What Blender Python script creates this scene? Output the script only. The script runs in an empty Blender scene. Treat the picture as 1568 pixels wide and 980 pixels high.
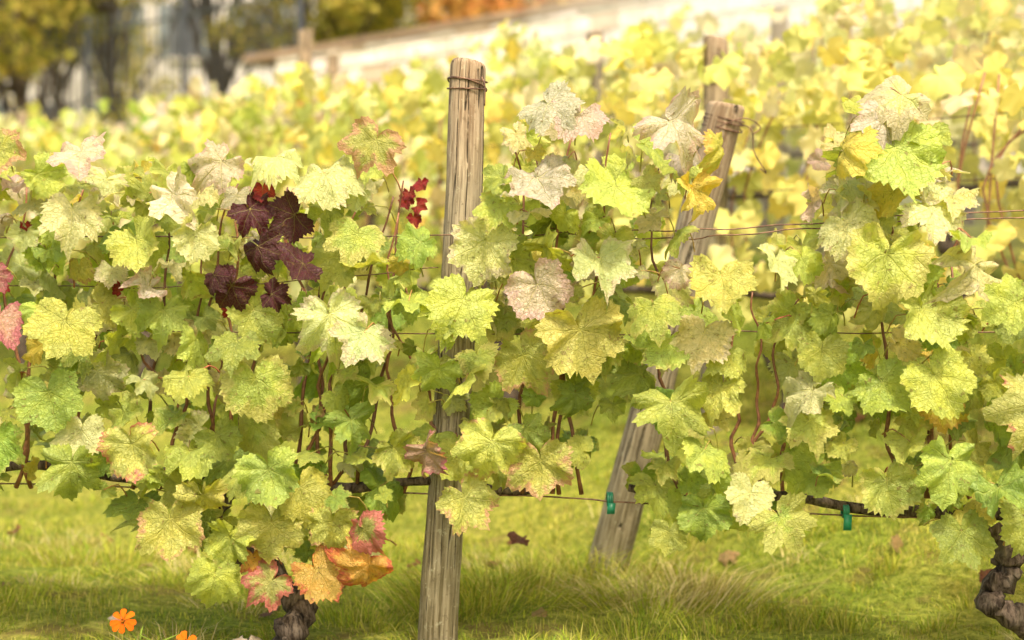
import bpy, math, numpy as np
from mathutils import Vector, Matrix
R = np.random.default_rng(11)
scene = bpy.context.scene
col = scene.collection

# ------------------------------------------------------------------ terrain
NS, NT = (.66, .75), (-.75, .66)          # uphill direction, direction along the rows behind
def ground_z(x, y):
    s = NS[0]*np.asarray(x) + NS[1]*np.asarray(y)
    z = .41*np.clip(s-3.13, 0, 2.07) + .13*np.clip(s-5.2, 0, 25)
    return z + .012*np.sin(np.asarray(x)*5.1+1)*np.sin(np.asarray(y)*4.3)
def st(s, t):
    return s*NS[0]+t*NT[0], s*NS[1]+t*NT[1]

# ------------------------------------------------------------------ helpers
def mesh_tris(name, V, F, attrs=None, mat=None, parent=None, smooth=True):
    V = np.asarray(V, np.float32); F = np.asarray(F, np.int32)
    me = bpy.data.meshes.new(name)
    me.vertices.add(len(V)); me.vertices.foreach_set('co', V.ravel())
    me.loops.add(F.size); me.loops.foreach_set('vertex_index', F.ravel())
    me.polygons.add(len(F)); me.polygons.foreach_set('loop_start', np.arange(0, F.size, 3, dtype=np.int32))
    me.polygons.foreach_set('loop_total', np.full(len(F), 3, np.int32))
    me.polygons.foreach_set('use_smooth', np.full(len(F), smooth))
    for k, (ty, A) in (attrs or {}).items():
        a = me.attributes.new(k, ty, 'POINT')
        a.data.foreach_set('vector' if ty == 'FLOAT_VECTOR' else 'color', np.asarray(A, np.float32).ravel())
    me.update(); me.validate()
    ob = bpy.data.objects.new(name, me); col.objects.link(ob)
    if mat: me.materials.append(mat)
    if parent: ob.parent = parent
    return ob
def empty(name, loc=(0, 0, 0)):
    e = bpy.data.objects.new(name, None); col.objects.link(e); e.empty_display_size = .1
    return e

class Acc:
    def __init__(s): s.V=[]; s.F=[]; s.C=[]; s.n=0
    def add(s, V, F, c=(1,1,1)):
        V=np.asarray(V,float); s.V.append(V); s.F.append(np.asarray(F,int)+s.n); s.n+=len(V)
        c=np.asarray(c,float)
        if c.ndim==1: c=np.tile(c,(len(V),1))
        s.C.append(np.c_[c,np.ones(len(V))])
    def make(s, name, mat, parent=None, smooth=True):
        return mesh_tris(name, np.vstack(s.V), np.vstack(s.F), {'tint':('FLOAT_COLOR',np.vstack(s.C))}, mat, parent, smooth)

def tube(acc, pts, rad, k=6, c=(1,1,1), rough=0., cap=True, twist=0.):
    P=np.asarray(pts,float); n=len(P)
    rad=np.broadcast_to(np.asarray(rad,float),(n,)) if np.ndim(rad)==0 else np.asarray(rad,float)
    T=np.gradient(P,axis=0); T/=np.linalg.norm(T,axis=1)[:,None]+1e-9
    ref=np.array([.13,.97,.2]) if abs(T[0]@np.array([.13,.97,.2]))<.8 else np.array([1.,.1,.1])
    V=[]
    ph=R.uniform(0,6,4)
    for i in range(n):
        a=ref-T[i]*(ref@T[i]); a/=np.linalg.norm(a); b=np.cross(T[i],a); ref=a
        th=np.linspace(0,2*np.pi,k,endpoint=False)+twist*i
        rr=rad[i]*(1+rough*(.5*np.sin(2*th+ph[0]+i*.5)+.4*np.sin(3*th+ph[1]-i*.8)+.5*R.normal(size=k)))
        V.append(P[i]+np.outer(np.cos(th)*rr,a)+np.outer(np.sin(th)*rr,b))
    V=np.vstack(V); F=[]
    for i in range(n-1):
        for j in range(k):
            a0=i*k+j; a1=i*k+(j+1)%k
            F+=[(a0,a1,a0+k),(a1,a1+k,a0+k)]
    if cap:
        V=np.vstack([V,P[0],P[-1]]); m=len(V)
        for j in range(k):
            F+=[((j+1)%k,j,m-2),((n-1)*k+j,(n-1)*k+(j+1)%k,m-1)]
    acc.add(V,F,c)
def smooth_path(pts, n=24, jitter=0.):
    P=np.asarray(pts,float); m=len(P); t=np.linspace(0,m-1,n); out=[]
    Q=np.vstack([2*P[0]-P[1],P,2*P[-1]-P[-2]])
    for x in t:
        i=min(int(x),m-2); f=x-i; p0,p1,p2,p3=Q[i:i+4]
        out.append(.5*((2*p1)+(-p0+p2)*f+(2*p0-5*p1+4*p2-p3)*f*f+(-p0+3*p1-3*p2+p3)*f**3))
    out=np.array(out)
    if jitter: out[1:-1]+=R.normal(size=(n-2,3))*jitter
    return out
def box(acc, c, ax, ay, az, col3=(1,1,1), jit=0.):
    c=np.array(c,float); V=[]
    for i in (-1,1):
        for j in (-1,1):
            for k in (-1,1): V.append(c+i*np.array(ax)+j*np.array(ay)+k*np.array(az)+R.normal(size=3)*jit)
    Q=[(0,1,3,2),(4,6,7,5),(0,4,5,1),(2,3,7,6),(0,2,6,4),(1,5,7,3)]
    F=[]
    for a,b,d,e in Q: F+=[(a,b,d),(a,d,e)]
    acc.add(V,F,col3)

# ------------------------------------------------------------------ materials
class NB:
    def __init__(s,name):
        s.m=bpy.data.materials.new(name); s.m.use_nodes=True; s.t=s.m.node_tree
        s.t.nodes.clear(); s.out=s.t.nodes.new('ShaderNodeOutputMaterial')
    def n(s,ty,**k):
        nd=s.t.nodes.new(ty)
        for a,b in k.items(): setattr(nd,a,b)
        return nd
    def l(s,a,b): s.t.links.new(a,b)
    def put(s,v,sock):
        if hasattr(v,'is_linked') or hasattr(v,'links'): s.l(v,sock)
        else: sock.default_value=v
    def math(s,op,a,b=None,c=None,clamp=False):
        nd=s.n('ShaderNodeMath',operation=op,use_clamp=clamp)
        for i,v in enumerate((a,b,c)):
            if v is not None: s.put(v,nd.inputs[i])
        return nd.outputs[0]
    def step(s,x,a,b,lo=0.,hi=1.):
        nd=s.n('ShaderNodeMapRange',interpolation_type='SMOOTHSTEP'); s.put(x,nd.inputs[0])
        for i,v in enumerate((a,b,lo,hi)): s.put(v,nd.inputs[i+1])
        return nd.outputs[0]
    def mix(s,f,a,b,bt='MIX'):
        nd=s.n('ShaderNodeMix',data_type='RGBA',blend_type=bt); s.put(f,nd.inputs[0])
        for v,i in ((a,6),(b,7)):
            s.put(v if hasattr(v,'links') else (*v,1.) if len(v)==3 else v,nd.inputs[i])
        return nd.outputs[2]
    def noise(s,vec,scale,det=3.,rough=.55,out=0):
        nd=s.n('ShaderNodeTexNoise'); s.l(vec,nd.inputs['Vector']); nd.inputs['Scale'].default_value=scale
        nd.inputs['Detail'].default_value=det; nd.inputs['Roughness'].default_value=rough
        return nd.outputs[out]
    def attr(s,name):
        return s.n('ShaderNodeAttribute',attribute_name=name)
    def bump(s,h,strength=.3,dist=.01,normal=None):
        nd=s.n('ShaderNodeBump'); s.l(h,nd.inputs['Height']); nd.inputs['Strength'].default_value=strength
        nd.inputs['Distance'].default_value=dist
        if normal: s.l(normal,nd.inputs['Normal'])
        return nd.outputs[0]
    def bsdf(s,c,rough=.6,normal=None,spec=.5,metal=0.):
        p=s.n('ShaderNodeBsdfPrincipled'); s.put(c if hasattr(c,'links') else (*c,1.),p.inputs['Base Color'])
        s.put(rough,p.inputs['Roughness']); p.inputs['Specular IOR Level'].default_value=spec
        p.inputs['Metallic'].default_value=metal
        if normal: s.l(normal,p.inputs['Normal'])
        return p.outputs[0]
    def done(s,sh): s.l(sh,s.out.inputs[0]); return s.m

def leaf_material():
    b=NB('vine_leaf')
    A=b.attr('leafuv'); C=b.attr('lcol'); E=b.attr('ecol')
    sx=b.n('ShaderNodeSeparateXYZ'); b.l(A.outputs['Vector'],sx.inputs[0]); x,y,rn=sx.outputs
    seed=C.outputs['Alpha']
    cv=b.n('ShaderNodeCombineXYZ'); b.l(x,cv.inputs[0]); b.l(y,cv.inputs[1]); b.l(b.math('MULTIPLY',seed,60.),cv.inputs[2])
    P=cv.outputs[0]
    w=b.n('ShaderNodeSeparateColor'); b.l(b.noise(P,2.6,1.,.5,1),w.inputs[0])
    xw=b.math('ADD',x,b.math('MULTIPLY',b.math('SUBTRACT',w.outputs[0],.5),.16))
    yw=b.math('ADD',y,b.math('MULTIPLY',b.math('SUBTRACT',w.outputs[1],.5),.16))
    r=b.math('SQRT',b.math('ADD',b.math('MULTIPLY',xw,xw),b.math('MULTIPLY',yw,yw)))
    a=b.math('ABSOLUTE',b.math('ARCTAN2',xw,b.math('MULTIPLY',yw,-1.)))
    ds=[];ts=[]
    for ai in (0.,.87,1.80):
        df=b.math('SUBTRACT',a,ai)
        ds.append(b.math('MULTIPLY',r,b.math('ABSOLUTE',b.math('SINE',df))))
        ts.append(b.math('MULTIPLY',r,b.math('COSINE',df)))
    d=ds[0];t=ts[0]
    for i in (1,2):
        c=b.math('LESS_THAN',ds[i],d)
        t=b.math('ADD',b.math('MULTIPLY',c,ts[i]),b.math('MULTIPLY',b.math('SUBTRACT',1.,c),t))
        d=b.math('MINIMUM',d,ds[i])
    wid=b.math('SUBTRACT',.021,b.math('MULTIPLY',r,.012))
    main=b.math('SUBTRACT',1.,b.step(d,b.math('MULTIPLY',wid,.35),wid))
    ch=b.math('ABSOLUTE',b.math('SUBTRACT',b.math('FRACT',b.math('MULTIPLY',b.math('SUBTRACT',t,b.math('MULTIPLY',d,.85)),6.)),.5))
    sec=b.math('SUBTRACT',1.,b.step(ch,.02,.075))
    vo=b.n('ShaderNodeTexVoronoi',feature='DISTANCE_TO_EDGE'); b.l(P,vo.inputs['Vector']); vo.inputs['Scale'].default_value=12.
    ter=b.math('SUBTRACT',1.,b.step(vo.outputs[0],.0,.09))
    vein=b.math('MAXIMUM',main,b.math('MULTIPLY',sec,.55))
    vein2=b.math('MAXIMUM',vein,b.math('MULTIPLY',ter,.25))
    n1=b.noise(P,2.2,2.); n2=b.noise(P,7.,3.,.65)
    base=C.outputs['Color']
    hs=b.n('ShaderNodeHueSaturation'); b.l(base,hs.inputs['Color']); hs.inputs['Hue'].default_value=.487; hs.inputs['Saturation'].default_value=1.05; hs.inputs['Value'].default_value=1.18
    c1=b.mix(b.step(n1,.4,.65),base,hs.outputs[0])
    dk=b.mix(b.math('MULTIPLY',b.step(n2,.45,.7),.6),c1,b.mix(1.,c1,(.66,.76,.58),'MULTIPLY'))
    c2=b.mix(b.math('MULTIPLY',vein2,.45),dk,b.mix(.4,b.mix(1.,dk,(1.2,1.2,.9),'MULTIPLY'),(.50,.50,.13)))
    em=b.math('ADD',b.math('MULTIPLY',rn,.75),b.math('ADD',b.math('MULTIPLY',n1,.8),b.math('MULTIPLY',n2,.7)))
    em=b.math('SUBTRACT',em,b.math('MULTIPLY',vein,.14))
    th=b.math('SUBTRACT',1.75,b.math('MULTIPLY',E.outputs['Alpha'],.95))
    c3=b.mix(b.math('MULTIPLY',b.step(em,th,b.math('ADD',th,.25)),b.step(E.outputs['Alpha'],.0,.12,0.,.92)),c2,E.outputs['Color'])
    spots=b.step(b.math('SUBTRACT',n2,b.math('MULTIPLY',n1,.25)),.51,.56)
    c4=b.mix(b.math('MULTIPLY',spots,.55),c3,(.18,.10,.035))
    geo=b.n('ShaderNodeNewGeometry')
    c5=b.mix(b.math('MULTIPLY',geo.outputs['Backfacing'],.5),c4,b.mix(.5,c4,(.46,.49,.30)))
    h=b.math('ADD',b.math('MULTIPLY',vein2,-1.),b.math('MULTIPLY',n2,1.4))
    nm=b.bump(h,.9,.0045)
    sh=b.bsdf(c5,b.step(n2,.3,.7,.40,.60),nm,.45)
    tr=b.n('ShaderNodeBsdfTranslucent'); b.l(b.mix(1.,c5,(1.45,1.4,.45),'MULTIPLY'),tr.inputs[0]); b.l(nm,tr.inputs['Normal'])
    mx=b.n('ShaderNodeMixShader'); mx.inputs[0].default_value=.40; b.l(sh,mx.inputs[1]); b.l(tr.outputs[0],mx.inputs[2])
    return b.done(mx.outputs[0])
M_LEAF=leaf_material()
def far_leaf_material():
    b=NB('vine_leaf_background'); A=b.attr('leafuv'); C=b.attr('lcol'); E=b.attr('ecol')
    sx=b.n('ShaderNodeSeparateXYZ'); b.l(A.outputs['Vector'],sx.inputs[0])
    e=b.math('MULTIPLY',b.step(sx.outputs[2],.5,1.),b.math('MULTIPLY',E.outputs['Alpha'],.8))
    c=b.mix(e,C.outputs['Color'],E.outputs['Color'])
    d=b.n('ShaderNodeBsdfDiffuse'); b.l(c,d.inputs[0]); t=b.n('ShaderNodeBsdfTranslucent'); b.l(b.mix(1.,c,(1.3,1.22,.7),'MULTIPLY'),t.inputs[0])
    mx=b.n('ShaderNodeMixShader'); mx.inputs[0].default_value=.42; b.l(d.outputs[0],mx.inputs[1]); b.l(t.outputs[0],mx.inputs[2])
    return b.done(mx.outputs[0])
M_LEAF2=far_leaf_material()

def foliage_material(name,tr=.35):
    b=NB(name); C=b.attr('tint')
    d=b.n('ShaderNodeBsdfDiffuse'); b.l(C.outputs['Color'],d.inputs[0])
    t=b.n('ShaderNodeBsdfTranslucent'); b.l(b.mix(1.,C.outputs['Color'],(1.25,1.2,.6),'MULTIPLY'),t.inputs[0])
    mx=b.n('ShaderNodeMixShader'); mx.inputs[0].default_value=tr; b.l(d.outputs[0],mx.inputs[1]); b.l(t.outputs[0],mx.inputs[2])
    return b.done(mx.outputs[0])
M_FOL=foliage_material('tree_foliage',.42); M_GRASS=foliage_material('grass_blade',.38)

def tint_material(name,rough=.7,bscale=60.,bs=.4,dist=.003,spec=.3):
    b=NB(name); C=b.attr('tint'); tc=b.n('ShaderNodeTexCoord').outputs['Object']
    n=b.noise(tc,bscale,3.,.6)
    c=b.mix(b.step(n,.3,.7),b.mix(1.,C.outputs['Color'],(.6,.55,.52),'MULTIPLY'),b.mix(1.,C.outputs['Color'],(1.3,1.3,1.25),'MULTIPLY'))
    return b.done(b.bsdf(c,rough,b.bump(n,bs,dist),spec))
def wall_material():
    b=NB('wall_stone'); C=b.attr('tint'); tc=b.n('ShaderNodeTexCoord').outputs['Object']
    n=b.noise(tc,9.,3.,.6)
    c=b.mix(b.step(n,.3,.7),b.mix(1.,C.outputs['Color'],(.82,.79,.74),'MULTIPLY'),C.outputs['Color'])
    return b.done(b.bsdf(c,.9,b.bump(n,.5,.02),.2))
M_CANE=tint_material('cane_bark',.5,90.,.3,.001,.4)
M_PLASTIC=tint_material('plastic_tie',.4,20.,.1,.001,.5)
M_STONE=wall_material()
M_IRON=tint_material('painted_iron',.5,20.,.1,.001,.5)
M_PETAL=foliage_material('flower_petal',.3)

def bark_material():
    b=NB('vine_bark'); tc=b.n('ShaderNodeTexCoord').outputs['Object']
    mp=b.n('ShaderNodeMapping'); b.l(tc,mp.inputs[0]); mp.inputs['Scale'].default_value=(1,1,.22); mp.inputs['Rotation'].default_value=(.3,.4,0)
    n=b.noise(mp.outputs[0],110.,5.,.65); n2=b.noise(tc,18.,3.)
    c=b.mix(b.step(n,.35,.68),(.022,.015,.011),(.15,.115,.09)); c=b.mix(b.math('MULTIPLY',b.step(n2,.5,.7),.4),c,(.18,.16,.12))
    return b.done(b.bsdf(c,.9,b.bump(n,.9,.008),.2))
M_BARK=bark_material()

def post_material():
    b=NB('weathered_wood'); tc=b.n('ShaderNodeTexCoord').outputs['Object']
    mp=b.n('ShaderNodeMapping'); b.l(tc,mp.inputs[0]); mp.inputs['Scale'].default_value=(1,1,.05)
    mp2=b.n('ShaderNodeMapping'); b.l(tc,mp2.inputs[0]); mp2.inputs['Scale'].default_value=(1,1,.02)
    g=b.noise(mp.outputs[0],130.,5.,.65); crack=b.noise(mp2.outputs[0],45.,2.,.5); n=b.noise(tc,9.,4.,.6); f=b.noise(tc,60.,4.,.75)
    c=b.mix(b.step(g,.35,.65),(.11,.085,.055),(.38,.33,.24))
    c=b.mix(b.math('MULTIPLY',b.step(n,.4,.65),.5),c,(.29,.26,.19))
    sz=b.n('ShaderNodeSeparateXYZ'); b.l(tc,sz.inputs[0])
    c=b.mix(b.step(b.math('ADD',sz.outputs[2],b.math('MULTIPLY',n,.5)),.25,.85,.6,0.),c,b.mix(.55,c,(.10,.10,.025)))
    c=b.mix(b.math('MULTIPLY',b.step(f,.58,.68),.55),c,(.40,.41,.30))
    c=b.mix(b.math('MULTIPLY',b.step(f,.42,.34),.5),c,(.09,.07,.045))
    c=b.mix(b.step(sz.outputs[2],.9,1.2,0.,.35),c,(.30,.18,.10))
    ck=b.math('SUBTRACT',1.,b.step(b.math('ABSOLUTE',b.math('SUBTRACT',crack,.5)),.0,.02))
    ck=b.math('MULTIPLY',ck,b.step(n,.42,.5))
    c=b.mix(b.math('MULTIPLY',ck,.9),c,(.03,.022,.014))
    h=b.math('SUBTRACT',g,b.math('MULTIPLY',ck,1.5))
    return b.done(b.bsdf(c,.85,b.bump(h,.9,.006),.2))
M_POST=post_material()

def wire_material():
    b=NB('rusty_wire'); tc=b.n('ShaderNodeTexCoord').outputs['Object']; n=b.noise(tc,80.,3.)
    return b.done(b.bsdf(b.mix(b.step(n,.4,.6),(.08,.04,.025),(.19,.11,.07)),.5,None,.5,.5))
M_WIRE=wire_material()

def ground_material():
    b=NB('grass_ground'); tc=b.n('ShaderNodeTexCoord').outputs['Object']
    n=b.noise(tc,2.2,4.,.6); f=b.noise(tc,38.,4.,.7); g=b.noise(tc,130.,3.,.7)
    c=b.mix(b.step(n,.35,.65),(.22,.28,.035),(.38,.37,.07))
    c=b.mix(b.step(f,.35,.7),b.mix(1.,c,(.40,.46,.35),'MULTIPLY'),c)
    c=b.mix(b.math('MULTIPLY',b.step(g,.55,.7),.4),c,(.46,.43,.14))
    c=b.mix(b.math('MULTIPLY',b.step(b.noise(tc,5.,3.),.55,.68),.55),c,(.19,.125,.05))
    return b.done(b.bsdf(c,.95,b.bump(b.math('ADD',f,g),.9,.02),.1))
M_GROUND=ground_material()

# ------------------------------------------------------------------ ground sheet
def axis_vals(a,b_,c,d,n1,n2):
    return np.unique(np.r_[np.linspace(a,b_,n1),np.linspace(b_,c,n2),np.linspace(c,d,n1)])
gx=axis_vals(-300,-7,7,300,30,190); gy=axis_vals(-100,1,16,400,30,200)
X,Y=np.meshgrid(gx,gy); nx,ny=len(gx),len(gy)
Z=ground_z(X,Y)+.006*R.normal(size=X.shape)*(np.abs(X)<7)*(Y<16)*(Y>1)
I=np.arange(nx*ny).reshape(ny,nx); a,b_,c,d=I[:-1,:-1].ravel(),I[:-1,1:].ravel(),I[1:,1:].ravel(),I[1:,:-1].ravel()
mesh_tris('grass_ground',np.c_[X.ravel(),Y.ravel(),Z.ravel()],np.vstack([np.c_[a,b_,c],np.c_[a,c,d]]),None,M_GROUND)

# ------------------------------------------------------------------ vine leaf shapes
KA=np.radians([0,12,27,36,50,64,80,90,104,122,142,158,180.])
KR=np.array([1.0,.84,.66,.78,.92,.78,.60,.66,.76,.64,.60,.46,.06])
ENV=np.array([1,.91,.84,.86,.90,.83,.76,.75,.76,.70,.60,.44,.06])
def leaf_variant(nout,rings):
    dep=R.uniform(.1,1.1); kr=ENV+(KR-ENV)*dep; kr=kr*(1+R.normal(size=len(kr))*.035)
    krL=kr*(1+R.normal(size=len(kr))*.06); krL[0]=kr[0]; krL[-1]=kr[-1]
    th=np.linspace(-np.pi,np.pi,nout+1)[:-1]+1e-3
    if nout>50: th=th+np.where(np.arange(nout)%2==0,R.uniform(-.03,.03),0)+R.normal(size=nout)*.018
    th=np.sort(th)
    rr=np.where(th>0,np.interp(np.abs(th),KA,kr),np.interp(np.abs(th),KA,krL))
    if nout>50:
        tooth=np.where(np.arange(nout)%2==0,1.,-1.)*R.uniform(.25,1.4,nout)*.055*R.uniform(.8,1.3)
        rr=rr*(1+tooth*np.clip((np.pi-np.abs(th))*2,0,1))
    V=[np.zeros((1,3))]; U=[np.zeros((1,3))]
    cup=R.uniform(-.2,.45); fold=R.uniform(-.10,.46); ph=R.uniform(0,6,6); wav=R.uniform(.04,.16)
    tw=R.normal()*.25; tip=R.uniform(-.1,.7); sd=R.uniform(0,.7); f3=R.uniform(3,7)
    def zf(x,y,r,t,fr):
        z=-cup*r*r + fold*np.abs(x)*.8 + tw*x*y
        z=z+wav*fr**2*(np.sin(t*f3+ph[0])+.5*np.sin(t*9+ph[1])) - tip*np.clip(-y-.35,0,2)**2 - sd*np.clip(np.abs(x)-.4,0,1)**2
        z=z+.030*np.sin(x*12+ph[2])*np.sin(y*11+ph[3])+.030*np.sin(x*7-y*8+ph[4])+.035*np.sin(x*4+y*5+ph[5])
        return z
    for fr in rings:
        x=np.sin(th)*rr*fr; y=-np.cos(th)*rr*fr
        V.append(np.c_[x,y,zf(x,y,rr*fr,th,fr)]); U.append(np.c_[x,y,np.full(nout,fr)])
    F=[]
    for j in range(nout): F.append((0,1+j,1+(j+1)%nout))
    for k in range(len(rings)-1):
        o=1+k*nout
        for j in range(nout):
            p,q=o+j,o+(j+1)%nout; F+=[(p,p+nout,q),(q,p+nout,q+nout)]
    return np.vstack(V),np.array(F),np.vstack(U)
HI=[leaf_variant(64,[.3,.6,.86,1.]) for _ in range(34)]
LO=[leaf_variant(26,[.55,1.]) for _ in range(12)]

def frames(N,roll):
    N=N/np.linalg.norm(N,axis=1)[:,None]
    up=np.tile([0.,0.,1.],(len(N),1)); Yv=up-N*(N*up).sum(1)[:,None]
    Yv/=np.linalg.norm(Yv,axis=1)[:,None]+1e-6; Xv=np.cross(Yv,N)
    c,s=np.cos(roll)[:,None],np.sin(roll)[:,None]
    return Xv*c+Yv*s, Yv*c-Xv*s, N
def scatter(name,variants,pos,N,roll,scale,lc,ec,parent,mat=None):
    Xv,Yv,Zv=frames(N,roll); vi=R.integers(0,len(variants),len(pos)); Vs=[];Fs=[];Us=[];Cs=[];Es=[];off=0
    seed=R.random(len(pos))
    asp=R.uniform(.88,1.15,len(pos)); zs=R.uniform(.6,1.6,len(pos))
    for k,(v,f,u) in enumerate(variants):
        m=np.where(vi==k)[0]
        if not len(m): continue
        W=pos[m][:,None,:]+scale[m][:,None,None]*(v[None,:,0:1]*asp[m][:,None,None]*Xv[m][:,None,:]+v[None,:,1:2]*Yv[m][:,None,:]+v[None,:,2:3]*zs[m][:,None,None]*Zv[m][:,None,:])
        Vs.append(W.reshape(-1,3)); n=len(v)
        Fs.append((f[None]+(np.arange(len(m))*n)[:,None,None]+off).reshape(-1,3)); off+=n*len(m)
        Us.append(np.tile(u,(len(m),1)))
        Cs.append(np.repeat(np.c_[lc[m],seed[m]],n,axis=0)); Es.append(np.repeat(ec[m],n,axis=0))
    return mesh_tris(name,np.vstack(Vs),np.vstack(Fs),{'leafuv':('FLOAT_VECTOR',np.vstack(Us)),'lcol':('FLOAT_COLOR',np.vstack(Cs)),'ecol':('FLOAT_COLOR',np.vstack(Es))},mat or M_LEAF,parent)

PAL=dict(green=((.23,.32,.065),(.36,.38,.10)), lime=((.36,.43,.095),(.45,.44,.13)), pale=((.49,.51,.25),(.49,.44,.30)),
 mauve=((.50,.45,.35),(.48,.34,.31)), yellow=((.58,.53,.11),(.54,.36,.09)), wine=((.055,.008,.013),(.04,.006,.020)),
 red=((.36,.04,.03),(.22,.02,.025)), orange=((.48,.31,.07),(.42,.09,.05)), pinkedge=((.36,.38,.11),(.44,.13,.12)),
 rust=((.38,.40,.10),(.40,.23,.13)), rose=((.42,.27,.22),(.34,.10,.13)))
def colours(kinds,edge=None):
    lc=np.array([PAL[k][0] for k in kinds]); ec=np.array([PAL[k][1] for k in kinds])
    v=R.uniform(.80,1.15,(len(lc),1)); lc=np.clip(lc*v*(1+R.normal(size=lc.shape)*.05),0,.8)
    amt=R.beta(1.2,3.,len(lc)) if edge is None else edge
    amt=np.where(np.isin(kinds,['orange','red','rose']),np.maximum(amt,R.uniform(.4,.75,len(lc))),amt)
    amt=np.where(np.isin(kinds,['pinkedge','rust']),np.maximum(amt,R.uniform(.3,.5,len(lc))),amt)
    amt=np.where(np.isin(kinds,['pale','mauve']),np.maximum(amt,R.uniform(.1,.6,len(lc))),amt)
    return lc,np.c_[ec,amt]

# ------------------------------------------------------------------ the near trellis row
UN=1/743.                                   # image pixel coordinates mapped onto the trellis face: 743 units per metre
def U(a): return (np.asarray(a,float)-784)*UN
def H(b): return .77+(433-np.asarray(b,float))*UN
def row_y(u): return 2.93-.08*u
topA=np.array([(-900,230),(-600,260),(-300,220),(0,222),(60,235),(120,232),(200,230),(300,222),(400,240),(480,258),(560,215),(610,262),(645,330),(668,408),(735,408),(745,235),(800,170),(850,152),(900,200),(1000,192),(1062,215),(1080,400),(1120,385),(1190,400),(1212,335),(1240,240),(1285,160),(1350,155),(1400,215),(1430,335),(1480,430),(1510,455),(1600,450),(1750,300),(1900,200),(2400,220)],float)
botA=np.array([(-900,780),(0,775),(100,775),(170,790),(230,845),(330,880),(400,935),(470,935),(540,910),(590,840),(640,765),(700,765),(780,765),(850,750),(930,725),(960,740),(1000,830),(1100,830),(1160,850),(1200,770),(1300,755),(1380,830),(1450,845),(1500,790),(1568,770),(2400,790)],float)
holes=[(600,650,36),(955,690,50),(1150,590,54),(1500,530,36),(620,345,46),(1170,440,44),(630,735,32),(1040,560,24),(110,640,26),(1110,660,38),(1545,400,70),(705,640,20),(260,690,22),(1100,330,50),(1060,395,36),(1290,660,24),(1110,210,75),(1130,300,60),(1200,690,26),(900,650,26),(1480,700,24)]
hero=[(402,338,42,'wine',10,0,15),(464,345,40,'wine',-35,20,10),(414,391,41,'wine',15,-10,5),(482,417,42,'wine',-60,25,30),(376,449,46,'wine',-15,-10,0),(438,458,30,'wine',40,10,10),(418,302,24,'red',0,0,30),(350,430,26,'wine',30,-20,10),
(1325,265,78,'lime',5,5,15),(1335,185,62,'pale',-30,-10,50),(1310,415,72,'lime',-10,-5,10),(1375,345,60,'pale',25,15,35),(1365,490,66,'lime',10,0,10),(1440,425,60,'pale',-35,25,15),(1250,262,50,'yellow',70,-55,20),(1260,365,52,'pale',20,-20,30),
(880,520,76,'lime',8,0,12),(800,555,62,'rust',15,-15,15),(930,315,66,'lime',-15,10,25),(1010,222,62,'mauve',20,-5,20),(880,205,56,'mauve',-20,5,40),(835,190,50,'mauve',30,-20,35),(1080,250,44,'yellow',-10,45,5),(1040,312,46,'yellow',0,20,10),(975,290,26,'pinkedge',20,0,20),
(820,300,58,'mauve',25,-10,35),(910,415,62,'pale',5,10,45),(745,390,62,'pale',-10,-10,20),(715,475,62,'lime',-20,-5,25),(820,450,56,'mauve',30,0,15),(1080,440,56,'lime',10,-10,30),(1160,415,46,'pale',-10,30,25),
(225,685,54,'pinkedge',10,-10,5),(22,500,60,'rose',-15,15,20),(12,430,30,'rose',25,0,20),(100,610,56,'green',10,0,10),(135,715,58,'green',-5,5,5),(20,680,54,'green',10,0,10),(130,505,60,'lime',-15,10,20),(280,800,60,'rust',5,0,10),(370,820,48,'lime',-10,0,10),(430,720,54,'lime',10,-5,10),(495,870,50,'orange',15,-5,15),(430,885,46,'pinkedge',-20,10,10),(575,855,48,'orange',-25,15,5),(570,800,42,'pinkedge',20,-25,0),(430,800,54,'rust',0,10,10),(520,800,48,'rust',10,5,10),(350,870,44,'lime',-10,5,10),(470,750,52,'lime',10,5,15),
(150,255,50,'mauve',20,-10,45),(360,270,48,'mauve',-30,10,35),(290,320,52,'mauve',15,-5,30),(135,340,54,'pale',0,10,30),(510,290,56,'pale',25,-10,40),(585,240,52,'rust',-15,5,20),(20,250,54,'rust',25,-15,30),(440,262,44,'pale',10,0,55),(230,385,56,'lime',15,-5,30),(560,375,50,'lime',-10,5,30),(520,495,62,'pale',10,-5,25),(410,590,62,'lime',5,5,20),(570,520,52,'pale',-25,10,35),
(755,675,56,'rust',-10,-5,10),(715,760,54,'rust',10,5,10),(825,705,54,'rust',5,0,10),(660,690,42,'rose',25,-30,0),(1060,770,44,'green',5,-10,20),(1125,745,46,'pale',-15,10,25),(1165,780,50,'green',10,-10,10),(1010,620,60,'lime',0,5,20),(1060,520,54,'pale',-20,-10,35),(985,480,48,'lime',15,10,40),(1010,800,34,'lime',0,0,10),
(1520,620,68,'pinkedge',-5,-5,10),(1375,580,62,'lime',20,0,20),(1400,700,60,'lime',-10,5,15),(1420,800,54,'green',5,10,10),(1510,780,50,'lime',-15,-10,20),(1210,645,48,'lime',10,0,30),(1210,600,50,'pale',-20,-5,45),(1320,730,52,'lime',5,0,15),(1560,525,48,'yellow',10,10,15),(1225,540,46,'lime',-10,15,10),(1550,470,46,'pale',80,20,50),(1310,590,52,'green',25,0,30)]
P=[];N=[];RO=[];SC=[];KD=[]
def addleaf(a,b,dy,sc,kind,roll,yaw,pitch):
    u=U(a);P.append((u,row_y(u)+dy,H(b)));y=math.radians(yaw);p=math.radians(pitch)
    N.append((math.sin(y)*math.cos(p),-math.cos(y)*math.cos(p),math.sin(p)));RO.append(math.radians(roll));SC.append(sc);KD.append(kind)
for (a,b,hw,k,ro,yw,pt) in hero:
    addleaf(a,b-.28*hw,-.17+R.normal()*.015,hw*1.09*UN,k,ro*1.5+R.normal()*8,yw*1.3+R.normal()*10,pt+R.normal()*8)
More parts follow.
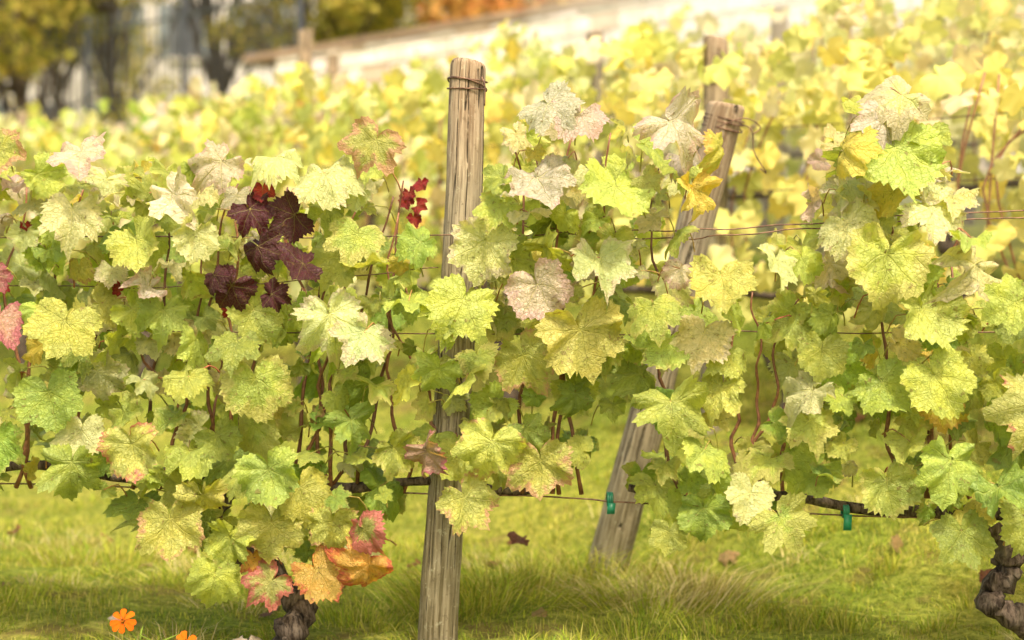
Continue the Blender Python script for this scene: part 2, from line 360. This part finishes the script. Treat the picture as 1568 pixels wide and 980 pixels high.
def pick(a,b):
    t=(b-200)/600
    if b>790 and 400<a<640 and R.random()<.4: return R.choice(['orange','rust','pinkedge'])
    if t<.2: w=dict(pale=.38,mauve=.16,lime=.36,yellow=.06,green=.02,rust=.02)
    elif t<.45: w=dict(pale=.25,mauve=.06,lime=.53,yellow=.03,rust=.02,green=.11)
    else: w=dict(pale=.10,lime=.54,green=.31,rust=.03,yellow=.02)
    return R.choice(list(w),p=np.array(list(w.values()))/sum(w.values()))
def layer(nt,mind,dy,sdy,smin,smax,seedpts,shrink,back=0.):
    A=np.array(seedpts,float) if len(seedpts) else np.zeros((0,2))
    for _ in range(nt):
        a=R.uniform(-700,2300); tp=np.interp(a,topA[:,0],topA[:,1]); bt=np.interp(a,botA[:,0],botA[:,1])
        b=R.uniform(tp+shrink,bt-shrink)
        if bt-shrink<=tp+shrink: continue
        if any((a-x)**2+(b-y)**2<rr**2 for x,y,rr in holes): continue
        if dy<0 and 655<a<750 and b<400: continue
        if len(A) and ((A[:,0]-a)**2+(A[:,1]-b)**2).min()<mind**2: continue
        A=np.vstack([A,(a,b)])
        if back and b>500 and not 200<a<620 and R.random()<back: continue
        k=pick(a,b); hw=R.uniform(smin,smax)
        if R.random()<.3: hw*=.55
        addleaf(a,b-.28*hw,dy+R.normal()*sdy,hw*UN,k,R.normal()*45,R.normal()*42,np.clip(24+R.normal()*30 + (18 if b<tp+90 else 0),-30,80))
hs=[(h[0],h[1]) for h in hero]
layer(4500,42,-.12,.035,30,57,hs,36)
layer(4500,47,-.04,.03,32,56,[],38,.3)
layer(3500,56,.05,.035,36,56,[],40,.55)
layer(3000,66,.13,.03,36,58,[],44,.7)
for a,b in [(620,290),(640,275),(635,310),(160,445),(185,430),(625,470),(615,300),(10,440),(45,345),(190,445),(628,330),(330,475)]:
    addleaf(a,b,.10 if a>200 else -.1,.024 if a>200 else .016,'red',R.normal()*40,R.normal()*30,20)
P=np.array(P);N=np.array(N);RO=np.array(RO);SC=np.array(SC);KD=np.array(KD)
lc,ec=colours(KD)
ec[:,3]=np.where(KD=='wine',.3,ec[:,3])
vine_u=np.array([-1.85,-.47,1.0,2.3])
own=np.abs(P[:,0][:,None]-vine_u[None]).argmin(1)
canes=[Acc() for _ in vine_u]; woods=[Acc() for _ in vine_u]
trunk_pts={0:[(-1.8,0,0),(-1.86,0,.1),(-1.82,0,.2),(-1.85,0,.32)],
 1:[(-.455,.0,-.03),(-.475,-.02,.03),(-.435,.0,.075),(-.475,.02,.12),(-.52,0,.17),(-.60,0,.215),(-.62,0,.28),(-.58,0,.335)],
 2:[(1.14,.0,-.02),(1.06,0,.075),(.985,-.01,.11),(.965,0,.145),(1.005,0,.19),(.995,0,.235),(.93,0,.28),(.90,0,.315)],
 3:[(2.3,0,0),(2.27,0,.12),(2.32,0,.22),(2.28,0,.33)]}
for i,vu in enumerate(vine_u):
    tp=np.array(trunk_pts[i]); tp[:,1]+=row_y(tp[:,0]); tp[:,2]+=np.where(tp[:,2]<=0,ground_z(tp[:,0],tp[:,1]),0)
    pth=smooth_path(tp,44,.0025); rr=np.linspace(.034,.013,44)*(1+.25*np.sin(np.arange(44)*.9)+.12*R.normal(size=44))
    tube(woods[i],pth,rr,14,rough=.2,twist=.12)
    for k in range(9):
        q=pth[R.integers(4,40)]; dv=R.normal(size=3); dv/=np.linalg.norm(dv)
        tube(woods[i],[q,q+dv*.022,q+dv*R.uniform(.03,.045)],[.016,.012,.005],7,rough=.2)
    e=tp[-1]
    for sgn in (-1,1):
        L=.66; uu=np.linspace(0,L,26)
        ar=np.c_[e[0]+sgn*uu, row_y(e[0]+sgn*uu)+.01*np.sin(uu*13), .337+.010*np.sin(uu*17+i)+.012*(uu/L)-.03*(e[0]+sgn*uu)+ (e[2]-.337)*np.exp(-uu*20)]
        tube(woods[i],ar,np.linspace(.012,.007,26)*(1+.25*R.random(26)),8,rough=.12)
    for k in range(24):
        u0=vu+R.uniform(-.68,.68); y0=row_y(u0); tpz=H(np.interp(784+u0*743,topA[:,0],topA[:,1]))-.07
        h1=tpz if R.random()<.7 else R.uniform(.6,tpz)
        n=12; hh=np.linspace(.335,h1,n); dr=np.cumsum(R.normal(size=n)*.010)+R.normal()*.08*np.linspace(0,1,n)
        pc=np.c_[u0+dr,y0+np.cumsum(R.normal(size=n)*.006)+R.uniform(-.05,.03)*np.linspace(0,1,n)**.5*np.linspace(1,.3,n),hh]; pc[0]=(u0,y0,.335)
        cc=np.array([.19,.085,.045])*R.uniform(.6,1.2)
        tube(canes[i],smooth_path(pc,26),np.linspace(.0046,.0018,26)*(1+.18*(np.arange(26)%3==0)),6,c=cc)
for j in range(len(P)):
    if P[j,1]-row_y(P[j,0])>.02: continue
    a=canes[own[j]]; L=R.uniform(.05,.10); sg=R.normal()*.04
    q=P[j]+np.array([sg,R.uniform(.04,.09),-R.uniform(-.01,.06)])
    m=(P[j]+q)/2+np.array([sg*.2,0,.018])
    g=R.random()**2; c=np.array([.34,.10,.06])*(g)+np.array([.34,.34,.08])*(1-g)
    tube(a,smooth_path([P[j],m,q],5),[.0012,.0013,.0014,.0016,.0018],4,c=c,cap=False)
for i in range(len(vine_u)):
    e=empty('grapevine'); m=own==i
    woods[i].make('trunk',M_BARK,e); canes[i].make('canes',M_CANE,e)
    scatter('leaves',HI,P[m],N[m],RO[m],SC[m],lc[m],ec[m],e)

# ------------------------------------------------------------------ posts
def post(base,top,r0,r1,name='wooden_post',seg=40,k=28):
    base=Vector(base);top=Vector(top);ax=top-base;L=ax.length
    acc=[];ph=R.uniform(0,6,6); zz=np.r_[np.linspace(-.05,L-.012,seg),L-.004,L]
    for i,z in enumerate(zz):
        th=np.linspace(0,2*np.pi,k,endpoint=False); f=z/L
        r=(r0+(r1-r0)*f)*(1+.035*np.sin(2*th+ph[0]+f*2)+.02*np.sin(3*th+ph[1]-3*f)+.025*np.sin(f*7+ph[2])+.02*np.sin(f*23+ph[4])*np.sin(th+ph[5])+.008*R.normal(size=k))
        if i==len(zz)-2: r=r*.965
        if i==len(zz)-1: r=r*.88
        acc.append(np.c_[np.cos(th)*r+.004*np.sin(f*5+ph[3]),np.sin(th)*r,np.full(k,z)+(.14*np.cos(th+ph[2])*r if i>=seg-1 else 0)])
    V=np.vstack(acc+[np.array([[0,0,L-.003]])]);F=[];n=len(zz)
    for i in range(n-1):
        for j in range(k):
            a0=i*k+j;a1=i*k+(j+1)%k;F+=[(a0,a1,a0+k),(a1,a1+k,a0+k)]
    for j in range(k): F.append(((n-1)*k+j,(n-1)*k+(j+1)%k,n*k))
    ob=mesh_tris(name,V,F,None,M_POST); ob.location=base; ob.rotation_mode='QUATERNION'; ob.rotation_quaternion=Vector((0,0,1)).rotation_difference(ax)
    return ob
pb=Vector((-.152,2.95,0)); pt=Vector((-.09,2.95,1.225))
p1=post(pb,pt,.0425,.037)
b2=Vector((.235,3.72,-.02)); t2=Vector((.527,3.48,1.205)); p2=post(b2,t2,.052,.046)
post((.65,4.6,ground_z(.65,4.6)),(.655,4.6,float(ground_z(.65,4.6))+1.26),.042,.040)
def binding(base,top,r,h,turns,name,tail):
    d=(top-base).normalized(); a=Vector((1,0,0)); a=(a-d*a.dot(d)).normalized(); b=d.cross(a); acc=Acc()
    L=(top-base).length
    for q in range(turns):
        th=np.linspace(0,2*np.pi,30); tl=R.normal()*.15; ph=R.uniform(0,6)
        rr=r+.0025+.001*R.random(30)
        pts=[base+d*(L-h+q*.009+math.sin(t+ph)*tl*.04)+a*math.cos(t)*rr[i]+b*math.sin(t)*rr[i] for i,t in enumerate(th)]
        tube(acc,np.array([tuple(p) for p in pts]),.0017,5)
    for tp in tail: tube(acc,smooth_path(tp,16),.0016,5)
    return acc.make(name,M_WIRE)
binding(pb,pt,.0375,.055,3,'binding_wire',[[(-.062,2.915,1.19),(-.055,2.905,1.17),(-.056,2.905,1.13)]])
B2=[(t2.x+dx,t2.y+dy,t2.z+dz) for dx,dy,dz in [(.02,-.045,-.05),(.05,-.05,-.07),(.055,-.05,-.12),(.085,-.05,-.17),(.07,-.05,-.16)]]
binding(b2,t2,.047,.06,4,'binding_wire',[B2,[(t2.x-.03,t2.y-.05,t2.z-.06),(t2.x+.03,t2.y-.055,t2.z-.04),(t2.x+.07,t2.y-.05,t2.z-.06),(t2.x+.05,t2.y-.06,t2.z-.08)]])

def wire(pts,r=.0014,amp=.002):
    a=Acc(); P_=smooth_path(pts,90); P_[:,2]+=amp*np.sin(np.linspace(0,40,90))+R.normal(size=90)*amp*.15
    tube(a,P_,r,5); return a
W=Acc()
for lst,r in [([(-3,3.17,.87),(-.15,2.9,.865),(.03,2.9,.89)],.0014),([(.1,2.92,.875),(.30,2.92,.877),(.53,2.9,.885),(1.06,2.84,.918),(3,2.7,1.0)],.0015),
  ([(.1,2.93,.87),(.33,2.93,.86),(.45,2.9,.868),(.7,2.89,.885),(1.06,2.86,.9),(3,2.7,.9)],.0015),
  ([(-3,3.17,.70),(-.15,2.9,.665),(.4,2.9,.67),(.56,2.89,.672),(.8,2.86,.668),(1.06,2.84,.672),(3,2.7,.72)],.0014),
  ([(-3,3.17,.78),(-1.0,2.98,.762),(-.6,2.96,.765),(-.15,2.9,.80)],.0012),
  ([(-3,3.17,.36),(-1.06,3.02,.34),(-.25,2.95,.335),(.3,2.91,.318),(.9,2.86,.293),(3,2.7,.25)],.0018)]:
    q=wire(lst,r); W.add(np.vstack(q.V),np.vstack(q.F))
W.make('trellis_wire',M_WIRE)
def tie(u,h,tag=0.):
    a=Acc(); th=np.linspace(0,2*np.pi,16); y=float(row_y(u))
    for k in range(3):
        tube(a,np.c_[u+.004*k+0*th,y+np.cos(th)*.013,h+np.sin(th)*.013],.003,5,c=(.01,.16,.10))
    if tag: box(a,(u+.006,y-.015,h-tag/2-.006),(.008,0,0),(0,.0012,0),(.001,.001,tag/2),(.01,.20,.12))
    a.make('vine_tie',M_PLASTIC)
tie(.197,.325,.022); tie(.672,.308,.032); tie(-.262,.336,.0)

# ------------------------------------------------------------------ rows behind
rows=[(3.9,-5,10,190,.065,1.20),(4.8,-4,12,170,.065,1.10),(5.7,-3,13,150,.068,1.03),(6.8,-2,15,105,.075,.98),(8.0,-1,17,90,.08,.98),(9.2,0,19,80,.085,.98),(10.4,1,21,75,.09,.96)]
for ri,(s,t0,t1,dn,sc,hh) in enumerate(rows):
    n=int((t1-t0)*dn); t=R.uniform(t0,t1,n)
    topv=hh+.07*np.sin(t*3.1+ri)+.06*np.sin(t*7.3+2*ri)
    f=R.beta(1.3,1.0,n); h=.34+(topv-.34)*f
    th=.17+.05*np.sin(t*5); w=R.normal(size=n)*th*.75
    x,y=st(s+w,t); z=ground_z(*st(s,t))+h
    side=np.where(R.random(n)<.72,-1.,1.)
    n2=np.c_[NS[0]*side,NS[1]*side,np.zeros(n)]+R.normal(size=(n,3))*.45+np.c_[np.zeros(n),np.zeros(n),R.uniform(.0,.9,n)]
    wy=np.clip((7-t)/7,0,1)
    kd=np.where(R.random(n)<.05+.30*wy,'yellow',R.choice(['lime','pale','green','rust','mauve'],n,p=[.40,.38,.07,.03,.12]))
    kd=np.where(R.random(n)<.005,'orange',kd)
    # warm glow painted into the leaf colours: yellower, paler gold towards the right-hand end
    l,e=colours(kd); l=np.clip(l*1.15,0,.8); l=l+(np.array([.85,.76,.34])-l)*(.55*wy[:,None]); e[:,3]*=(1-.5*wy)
    par=empty('grapevine_row')
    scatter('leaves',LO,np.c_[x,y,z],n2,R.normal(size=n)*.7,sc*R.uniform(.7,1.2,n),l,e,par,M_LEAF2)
    tr=Acc(); cn=Acc()
    for tt in np.arange(t0+.4,t1,1.15):
        x0,y0=st(s,tt); g=float(ground_z(x0,y0)); tube(tr,smooth_path([(x0,y0,g-.03),(x0+.03,y0,g+.14),(x0-.04,y0+.02,g+.26),(x0,y0,g+.42)],14,.003),np.linspace(.04,.022,14),8,rough=.15)
        xa,ya=st(s,tt-.6); xb,yb=st(s,tt+.6); tube(tr,smooth_path([(xa,ya,g+.44),(x0,y0,g+.42),(xb,yb,g+.44)],10,.004),.012,6,rough=.1)
        if ri<3:
            for k in range(8):
                xx,yy=st(s,tt+R.uniform(-.6,.6)); a_=np.array([xx,yy,g+.42]); tube(cn,smooth_path([a_,a_+R.normal(size=3)*.04+(0,0,.3),a_+R.normal(size=3)*.06+(0,0,.55)],7),.0035,4,c=(.25,.13,.07))
    tr.make('trunks',M_BARK,par)
    if ri<3: cn.make('canes',M_CANE,par)
    wr=Acc()
    for hz in (.42,.75,.95):
        tt=np.linspace(t0,t1,12); xx,yy=st(s,tt); tube(wr,np.c_[xx,yy,ground_z(xx,yy)+hz+R.normal(size=12)*.01],.0018,4)
    wr.make('wires',M_WIRE,par)
for s,t,h,r in [(3.9,.15,1.3,.036),(4.8,1.2,1.3,.04),(4.8,-.8,1.35,.04),(4.8,3.75,1.15,.034),(5.7,6.72,1.40,.045),(5.7,3.4,1.1,.04),(5.7,10.,1.15,.045),(6.8,7.7,1.34,.045),(8,11,1.3,.045),(8,14,1.3,.05),(9.2,12,1.25,.05),(4.8,9.3,1.2,.045)]:
    x,y=st(s,t); g=float(ground_z(x,y)); post((x,y,g),(x+R.normal()*.02,y+R.normal()*.02,g+h),r*1.05,r,seg=14,k=14)

# ------------------------------------------------------------------ stone wall
wa=Acc(); s0=12.; tA,tB=-4.,14.7; g=1.70; top=3.70; rx=np.array([NT[0],NT[1],0]); nn=np.array([NS[0],NS[1],0])
def P3(s,t,z): x,y=st(s,t); return (x,y,z)
box(wa,P3(s0+.18,(tA+tB)/2,(g-.4+top)/2),rx*(tB-tA)/2,nn*.16,(0,0,(top-g+.4)/2),(.46,.38,.28))
z=g-.2
while z<top-.02:
    hc=min(R.uniform(.17,.24),top-z); t=tA
    while t<tB:
        wd=R.uniform(.24,.55); w2=min(wd,tB-t)
        v=R.uniform(.9,1.05); cc=np.array([.86,.81,.74])*v*(1+R.normal(size=3)*.02)
        if R.random()<.16: cc=np.array([.66,.54,.42])*v
        if w2>.08: box(wa,P3(s0+.02-R.uniform(0,.012),t+w2/2,z+hc/2),rx*(w2/2-.016),nn*.04,(0,0,hc/2-.016),cc,.004)
        t+=wd
    z+=hc
t=tA
while t<tB: box(wa,P3(s0+.16,t+.34,top+.05),rx*.335,nn*.20,(0,0,.045),np.array([.34,.25,.18])*R.uniform(.8,1.1),.005); t+=.69
wa.make('stone_wall',M_STONE,smooth=False)

ia=Acc(); pa=Acc(); f0,f1=14.9,34.
box(pa,P3(12.6,(f0+f1)/2,2.3),rx*(f1-f0)/2,nn*.2,(0,0,.85),(.50,.46,.38)); 
for t in np.arange(f0,f1,.2):
    box(ia,P3(12.6,t,4.0),rx*.010,nn*.010,(0,0,.88),(.05,.06,.07))
    tube(ia,[P3(12.6,t,4.86),P3(12.6,t,4.90),P3(12.6,t,4.98)],[.016,.02,.002],5,c=(.05,.06,.07))
for z in (3.25,4.7): box(ia,P3(12.6,(f0+f1)/2,z),rx*(f1-f0)/2,nn*.015,(0,0,.018),(.05,.06,.07))
for t in np.arange(f0,f1,2.6): box(ia,P3(12.6,t,4.05),rx*.04,nn*.04,(0,0,1.0),(.05,.06,.08))
fe=empty('iron_fence'); ia.make('railings',M_IRON,fe,False); pa.make('plinth',M_STONE,fe,False)

# ------------------------------------------------------------------ bushes and trees
def leaf_cloud(acc,centres,rads,n,size,cols):
    centres=np.array(centres);rads=np.array(rads); w=rads**2/np.sum(rads**2); k=R.choice(len(centres),n,p=w)
    d=R.normal(size=(n,3)); d/=np.linalg.norm(d,axis=1)[:,None]; rr=R.uniform(.45,1.08,n)
    p=centres[k]+d*(rads[k]*rr)[:,None]*np.array([1,1,.8])
    nn_=d+R.normal(size=(n,3))*.7+(0,0,.4); Xv,Yv,Zv=frames(nn_,R.uniform(0,6.3,n))
    s=size*R.uniform(.6,1.3,n)[:,None]
    V=np.stack([p+Yv*s,p+Xv*s*.5+Zv*s*.12,p-Yv*s*.9,p-Xv*s*.5+Zv*s*.12],1).reshape(-1,3)
    o=np.arange(n)*4; F=np.vstack([np.c_[o,o+1,o+2],np.c_[o,o+2,o+3]])
    cs=np.array(cols)[R.integers(0,len(cols),n)]*R.uniform(.7,1.25,n)[:,None]*R.uniform(.75,1.2,len(centres))[k][:,None]
    acc.add(V,F,np.repeat(cs,4,axis=0))
OL=[(.26,.26,.05),(.36,.32,.07),(.20,.21,.045),(.44,.36,.08)]
GN=[(.11,.125,.035),(.16,.17,.04),(.24,.22,.05)]
OR=[(.78,.66,.24),(.82,.74,.34),(.70,.54,.16)]
RD=[(.40,.16,.06),(.34,.20,.07),(.48,.28,.09)]
def tree(x,y,H_,cr,cz,n,cols,size=.10,nc=26,r=.16):
    g=float(ground_z(x,y)); e=empty('deciduous_tree'); w=Acc(); f=Acc()
    trunk=smooth_path([(x,y,g-.1),(x+.1,y,g+H_*.25),(x-.1,y+.1,g+H_*.5),(x,y,g+H_*.85)],16,.01); tube(w,trunk,np.linspace(r,r*.25,16),10,rough=.06)
    C=[];Q=[]
    for i in range(nc):
        th=R.uniform(0,6.28); ph=R.uniform(-.75,1.); q=R.uniform(.35,1.)*cr
        c=np.array([x+math.cos(th)*q,y+math.sin(th)*q,g+cz+ph*cr*.9]); C.append(c); Q.append(R.uniform(.22,.42)*cr)
        b0=trunk[R.integers(4,14)]; tube(w,smooth_path([b0,(b0+c)/2+(0,0,-.1),c],8,.02),np.linspace(r*.35,.015,8),6)
    leaf_cloud(f,C,Q,n,size,cols)
    w.make('trunk',M_BARK,e); f.make('crown',M_FOL,e)
def at(px,y): return (px-784)/2178*y
for px,y,H_,cr,cz,n,cols in [(30,24,7,2.6,4.3,7000,GN),(170,30,7.5,2.4,5.8,5000,OL),(330,27,7,2.0,5.4,5500,OL),(470,25,6,2.2,4.1,7000,OL),(600,30,6.5,2.3,5.1,5000,OL),(-150,22,7,2.5,4.5,5000,OL),(90,36,8,3,4.5,5000,OL),(760,22,5.5,1.8,3.4,5000,RD),(900,24,5.5,2.0,3.9,5000,OR),(1060,19,5,1.8,3.5,4500,OR),(1260,17,5,1.8,3.4,4500,OR),(1500,16,5,2,3.4,4500,OR)]:
    tree(at(px,y),y,H_,cr,cz,n,cols)
h=Acc(); C=[];Q=[]
for t in np.arange(13.2,30,.5):
    x,y=st(11.5+R.normal()*.2,t); g=float(ground_z(x,y))
    C.append((x,y,g+.9+R.uniform(-.2,.3)));Q.append(R.uniform(.5,.85)); C.append((x,y,g+.4));Q.append(.6)
leaf_cloud(h,C,Q,22000,.06,OL+[(.42,.44,.10)]); h.make('shrub_hedge',M_FOL)
h=Acc(); C=[];Q=[]
for t in np.arange(7.5,13,.5):
    x,y=st(13.6+R.normal()*.1,t); g=float(ground_z(x,y)); C.append((x,y,g+1.9+R.uniform(-.1,.3)));Q.append(R.uniform(.5,.7)); C.append((x,y,g+1.0));Q.append(.7)
leaf_cloud(h,C,Q,8000,.07,RD); h.make('beech_hedge',M_FOL)

def house(px,y,w,d,hh):
    x=at(px,y); g=float(ground_z(x,y)); e=empty('rendered_house'); a=Acc(); wn=Acc(); rf=Acc()
    box(a,(x,y,g+hh/2),(w/2,0,0),(0,d/2,0),(0,0,hh/2),(.62,.61,.62))
    for iz in range(int(hh//2.8)):
        for ix in range(int(w//2)):
            cx=x-w/2+1.1+ix*2; cz=g+1.6+iz*2.8
            box(wn,(cx,y-d/2-.01,cz),(.42,0,0),(0,.03,0),(0,0,.75),(.06,.07,.09)); box(a,(cx,y-d/2-.06,cz-.82),(.5,0,0),(0,.08,0),(0,0,.05),(.55,.53,.5))
            for sx in (-.62,.62): box(rf,(cx+sx,y-d/2-.03,cz),(.18,0,0),(0,.02,0),(0,0,.76),(.20,.24,.28))
    V=np.array([(x-w/2-.3,y-d/2-.3,g+hh),(x+w/2+.3,y-d/2-.3,g+hh),(x+w/2+.3,y+d/2+.3,g+hh),(x-w/2-.3,y+d/2+.3,g+hh),(x-w/2+.5,y,g+hh+2),(x+w/2-.5,y,g+hh+2)])
    rf.add(V,[(0,1,5),(0,5,4),(2,3,4),(2,4,5),(1,2,5),(3,0,4),(0,2,1),(0,3,2)],(.2,.16,.15))
    a.make('walls',M_STONE,e,False); wn.make('windows',M_IRON,e,False); rf.make('roof_and_shutters',M_STONE,e,False)
house(180,44,12,8,8.5); house(640,50,13,8,10)

# ------------------------------------------------------------------ grass, litter, flowers
def blades(n,xr,yr,hmin,hmax,wd,cols,acc,centre=None,spread=None,lean=.5):
    if centre is None: x=R.uniform(*xr,n); y=R.uniform(*yr,n)
    else: x=centre[0]+R.normal(size=n)*spread; y=centre[1]+R.normal(size=n)*spread*.6
    z=ground_z(x,y); h=R.uniform(hmin,hmax,n)*(.7+.6*(np.sin(x*7)*np.sin(y*9)>0))
    az=R.uniform(0,6.28,n); bend=R.uniform(.1,1.,n)*lean*h*1.6; dx,dy=np.cos(az)*bend,np.sin(az)*bend
    wx,wy=-np.sin(az)*wd,np.cos(az)*wd
    if centre is not None: dx+=(x-centre[0])*.8; dy+=(y-centre[1])*.8
    V=np.stack([np.c_[x-wx,y-wy,z-.003],np.c_[x+wx,y+wy,z-.003],np.c_[x+dx*.4-wx*.7,y+dy*.4-wy*.7,z+h*.62],np.c_[x+dx*.4+wx*.7,y+dy*.4+wy*.7,z+h*.62],np.c_[x+dx,y+dy,z+h*(1-.25*lean)]],1).reshape(-1,3)
    o=np.arange(n)*5; F=np.vstack([np.c_[o,o+1,o+3],np.c_[o,o+3,o+2],np.c_[o+2,o+3,o+4]])
    cs=np.array(cols)[R.integers(0,len(cols),n)]*R.uniform(.6,1.3,n)[:,None]
    patch=.84+.18*np.sin(x*3.1+1)*np.sin(y*4.2+2)+.14*np.sin(x*11+y*5)*np.sin(y*13-x*4); cs=cs*patch[:,None]
    acc.add(V,F,np.repeat(cs,5,axis=0))
GC=[(.29,.38,.04),(.39,.43,.06),(.47,.46,.085),(.21,.31,.035),(.50,.46,.14)]
ST=[(.58,.50,.25),(.50,.46,.16),(.64,.56,.32)]
ga=Acc()
blades(80000,(-2.2,2.4),(2.0,5.0),.008,.026,.0011,GC,ga,lean=.8)
blades(30000,(-5,3.5),(3.6,8),.012,.03,.0018,GC,ga,lean=.8)
for k in range(130):
    x=R.uniform(-1.6,1.7); y=R.uniform(2.7,4.2); blades(70,None,None,.02,.06,.0012,GC if R.random()<.7 else ST,ga,(x,y),R.uniform(.02,.05),.8)
for (x,y,sp,n,hm,cl) in [(.02,3.45,.14,600,.11,GC),(-.10,3.3,.09,400,.09,GC),(.33,3.35,.10,600,.11,ST+GC[:2]),(.45,3.5,.08,300,.09,ST),(.22,3.65,.10,350,.10,GC),(-.75,3.5,.2,300,.05,GC),(-.35,3.2,.12,200,.05,GC),(.85,3.6,.2,200,.04,GC),(-.2,2.95,.05,150,.04,GC),(1.25,3.3,.2,250,.045,GC),(-1.1,3.9,.2,300,.07,GC)]:
    blades(n,None,None,hm*.5,hm,.0014,cl,ga,(x,y),sp,.7)
ga.make('grass',M_GRASS)
n=34; x=R.uniform(-1.6,1.2,n); y=R.uniform(3.1,4.4,n); z=ground_z(x,y)+.014+R.uniform(0,.014,n)
x[:5]=[.02,.06,-.8,-.68,.16];y[:5]=[3.35,3.2,3.6,3.7,3.4]
l=np.array([(.22,.09,.05),(.30,.15,.07),(.15,.06,.035),(.36,.25,.12)])[R.integers(0,4,n)]
scatter('fallen_leaves',HI,np.c_[x,y,z],R.normal(size=(n,3))*.45+(0,-.2,1),R.uniform(0,6,n),R.uniform(.020,.040,n),l,np.c_[l*.6,np.full(n,.4)],None)
def flower(u,h,y,tilt):
    e=empty('orange_flower'); p=Acc(); s_=Acc(); c0=np.array([u,y,h]); 
    nrm=np.array([.1,-math.cos(tilt),math.sin(tilt)]); nrm/=np.linalg.norm(nrm); a=np.cross(nrm,(0,0,1.)); a/=np.linalg.norm(a); b=np.cross(nrm,a)
    for k in range(8):
        th=k*2*math.pi/8+R.normal()*.08; L=.026*R.uniform(.88,1.1); d=a*math.cos(th)+b*math.sin(th); q=np.cross(nrm,d)
        V=[c0+d*.003,c0+d*L*.45+q*.0045+nrm*.003,c0+d*L*.45-q*.0045+nrm*.003,c0+d*L*.9+q*.0062-nrm*.001,c0+d*L*.9-q*.0062-nrm*.001,c0+d*L*1.03+q*.0025-nrm*.003,c0+d*L*1.03-q*.0025-nrm*.003,c0+d*L*.5+nrm*.001,c0+d*L*.93-nrm*.003]
        p.add(V,[(0,1,7),(0,7,2),(1,3,8),(1,8,7),(7,8,4),(7,4,2),(3,5,8),(5,6,8),(6,4,8)],np.array([.70,.12,.010])*R.uniform(.8,1.1))
    tube(p,[c0-nrm*.001,c0+nrm*.003,c0+nrm*.005],[.003,.004,.002],9,c=(.30,.07,.01))
    for k in range(14):
        th=R.uniform(0,6.28); q=c0+nrm*.004+(a*math.cos(th)+b*math.sin(th))*.003; tube(p,[q,q+nrm*.004],[.001,.0012],4,c=(.50,.18,.02))
    g=float(ground_z(u,y)); tube(s_,smooth_path([(u+.03,y+.02,g-.01),(u+.025,y+.02,g+(h-g)*.5),tuple(c0-nrm*.002)],12),.0013,5,c=(.20,.28,.05))
    for k in range(7):
        hh=g+(h-g)*R.uniform(.1,.7); s1=np.array([u+.026,y+.02,hh]); dd=R.normal(size=3)*.018; tube(s_,[s1,s1+dd+(0,0,.008),s1+dd*1.8],[.0010,.0026,.0004],4,c=(.20,.29,.05))
    p.make('petals',M_PETAL,e); s_.make('stem',M_GRASS,e)
flower(-.765,.105,2.78,.5); flower(-.635,.070,2.75,.8); flower(.04,.05,2.75,.9)
st_=Acc(); 
for (x,y,r) in [(-.545,2.9,.034),(-.50,2.86,.018),(-.9,3.2,.015)]:
    th,ph=np.meshgrid(np.linspace(0,2*np.pi,14,endpoint=False),np.linspace(-1.4,1.4,8)); rr=r*(1+.12*np.sin(th*2+x*9)+.08*R.normal(size=th.shape))
    V=np.c_[(x+rr*np.cos(th)*np.cos(ph)*1.3).ravel(),(y+rr*np.sin(th)*np.cos(ph)).ravel(),(r*.4+rr*np.sin(ph)*.8).ravel()]; F=[]
    for i in range(7):
        for j in range(14): a0=i*14+j;a1=i*14+(j+1)%14;F+=[(a0,a1,a1+14),(a0,a1+14,a0+14)]
    st_.add(V,F,(.50,.43,.36))
st_.make('field_stones',M_STONE)

# ------------------------------------------------------------------ scattering volume added over the upper slope for a warm glow
b=NB('glow_haze_volume'); vs=b.n('ShaderNodeVolumeScatter'); vs.inputs['Color'].default_value=(1.,.90,.62,1); vs.inputs['Density'].default_value=.12; vs.inputs['Anisotropy'].default_value=-.3
b.l(vs.outputs[0],b.out.inputs['Volume'])
bpy.ops.mesh.primitive_uv_sphere_add(segments=48,ring_count=24,location=(2.9,6.5,2.8)); glow_haze=bpy.context.object; glow_haze.name='glow_haze'; glow_haze.scale=(3.0,3.5,2.5); glow_haze.data.materials.append(b.m)

# ------------------------------------------------------------------ light, sky, camera
SD=Vector((.16,-.48,.86)).normalized()
el=math.asin(SD.z); az=math.atan2(SD.x,SD.y)
w=bpy.data.worlds.new('World'); scene.world=w; w.use_nodes=True; nt=w.node_tree
sky=nt.nodes.new('ShaderNodeTexSky'); sky.sky_type='NISHITA'; sky.sun_disc=False; sky.sun_elevation=el; sky.sun_rotation=az; sky.dust_density=4.; sky.air_density=1.
wm=nt.nodes.new('ShaderNodeMix'); wm.data_type='RGBA'; wm.blend_type='MULTIPLY'; wm.inputs[0].default_value=1.; wm.inputs[7].default_value=(3.9,3.25,2.4,1)
nt.links.new(sky.outputs[0],wm.inputs[6])
bg=nt.nodes['Background']; nt.links.new(wm.outputs[2],bg.inputs[0]); bg.inputs[1].default_value=.15
sl=bpy.data.lights.new('sun','SUN'); sl.energy=5.; sl.angle=math.radians(4.); sl.color=(1.,.93,.75)
so=bpy.data.objects.new('sun',sl); col.objects.link(so); so.rotation_mode='QUATERNION'; so.rotation_quaternion=SD.to_track_quat('Z','Y')
cam=bpy.data.cameras.new('camera'); co=bpy.data.objects.new('camera',cam); col.objects.link(co)
co.location=(0,0,.77); co.rotation_euler=(math.radians(88.5),0,0)
cam.lens=50; cam.sensor_width=36; cam.clip_end=1000; cam.clip_start=.05
cam.dof.use_dof=True; cam.dof.focus_distance=2.82; cam.dof.aperture_fstop=2.0
scene.camera=co
scene.view_settings.view_transform='Standard'; scene.view_settings.look='None'; scene.view_settings.exposure=0
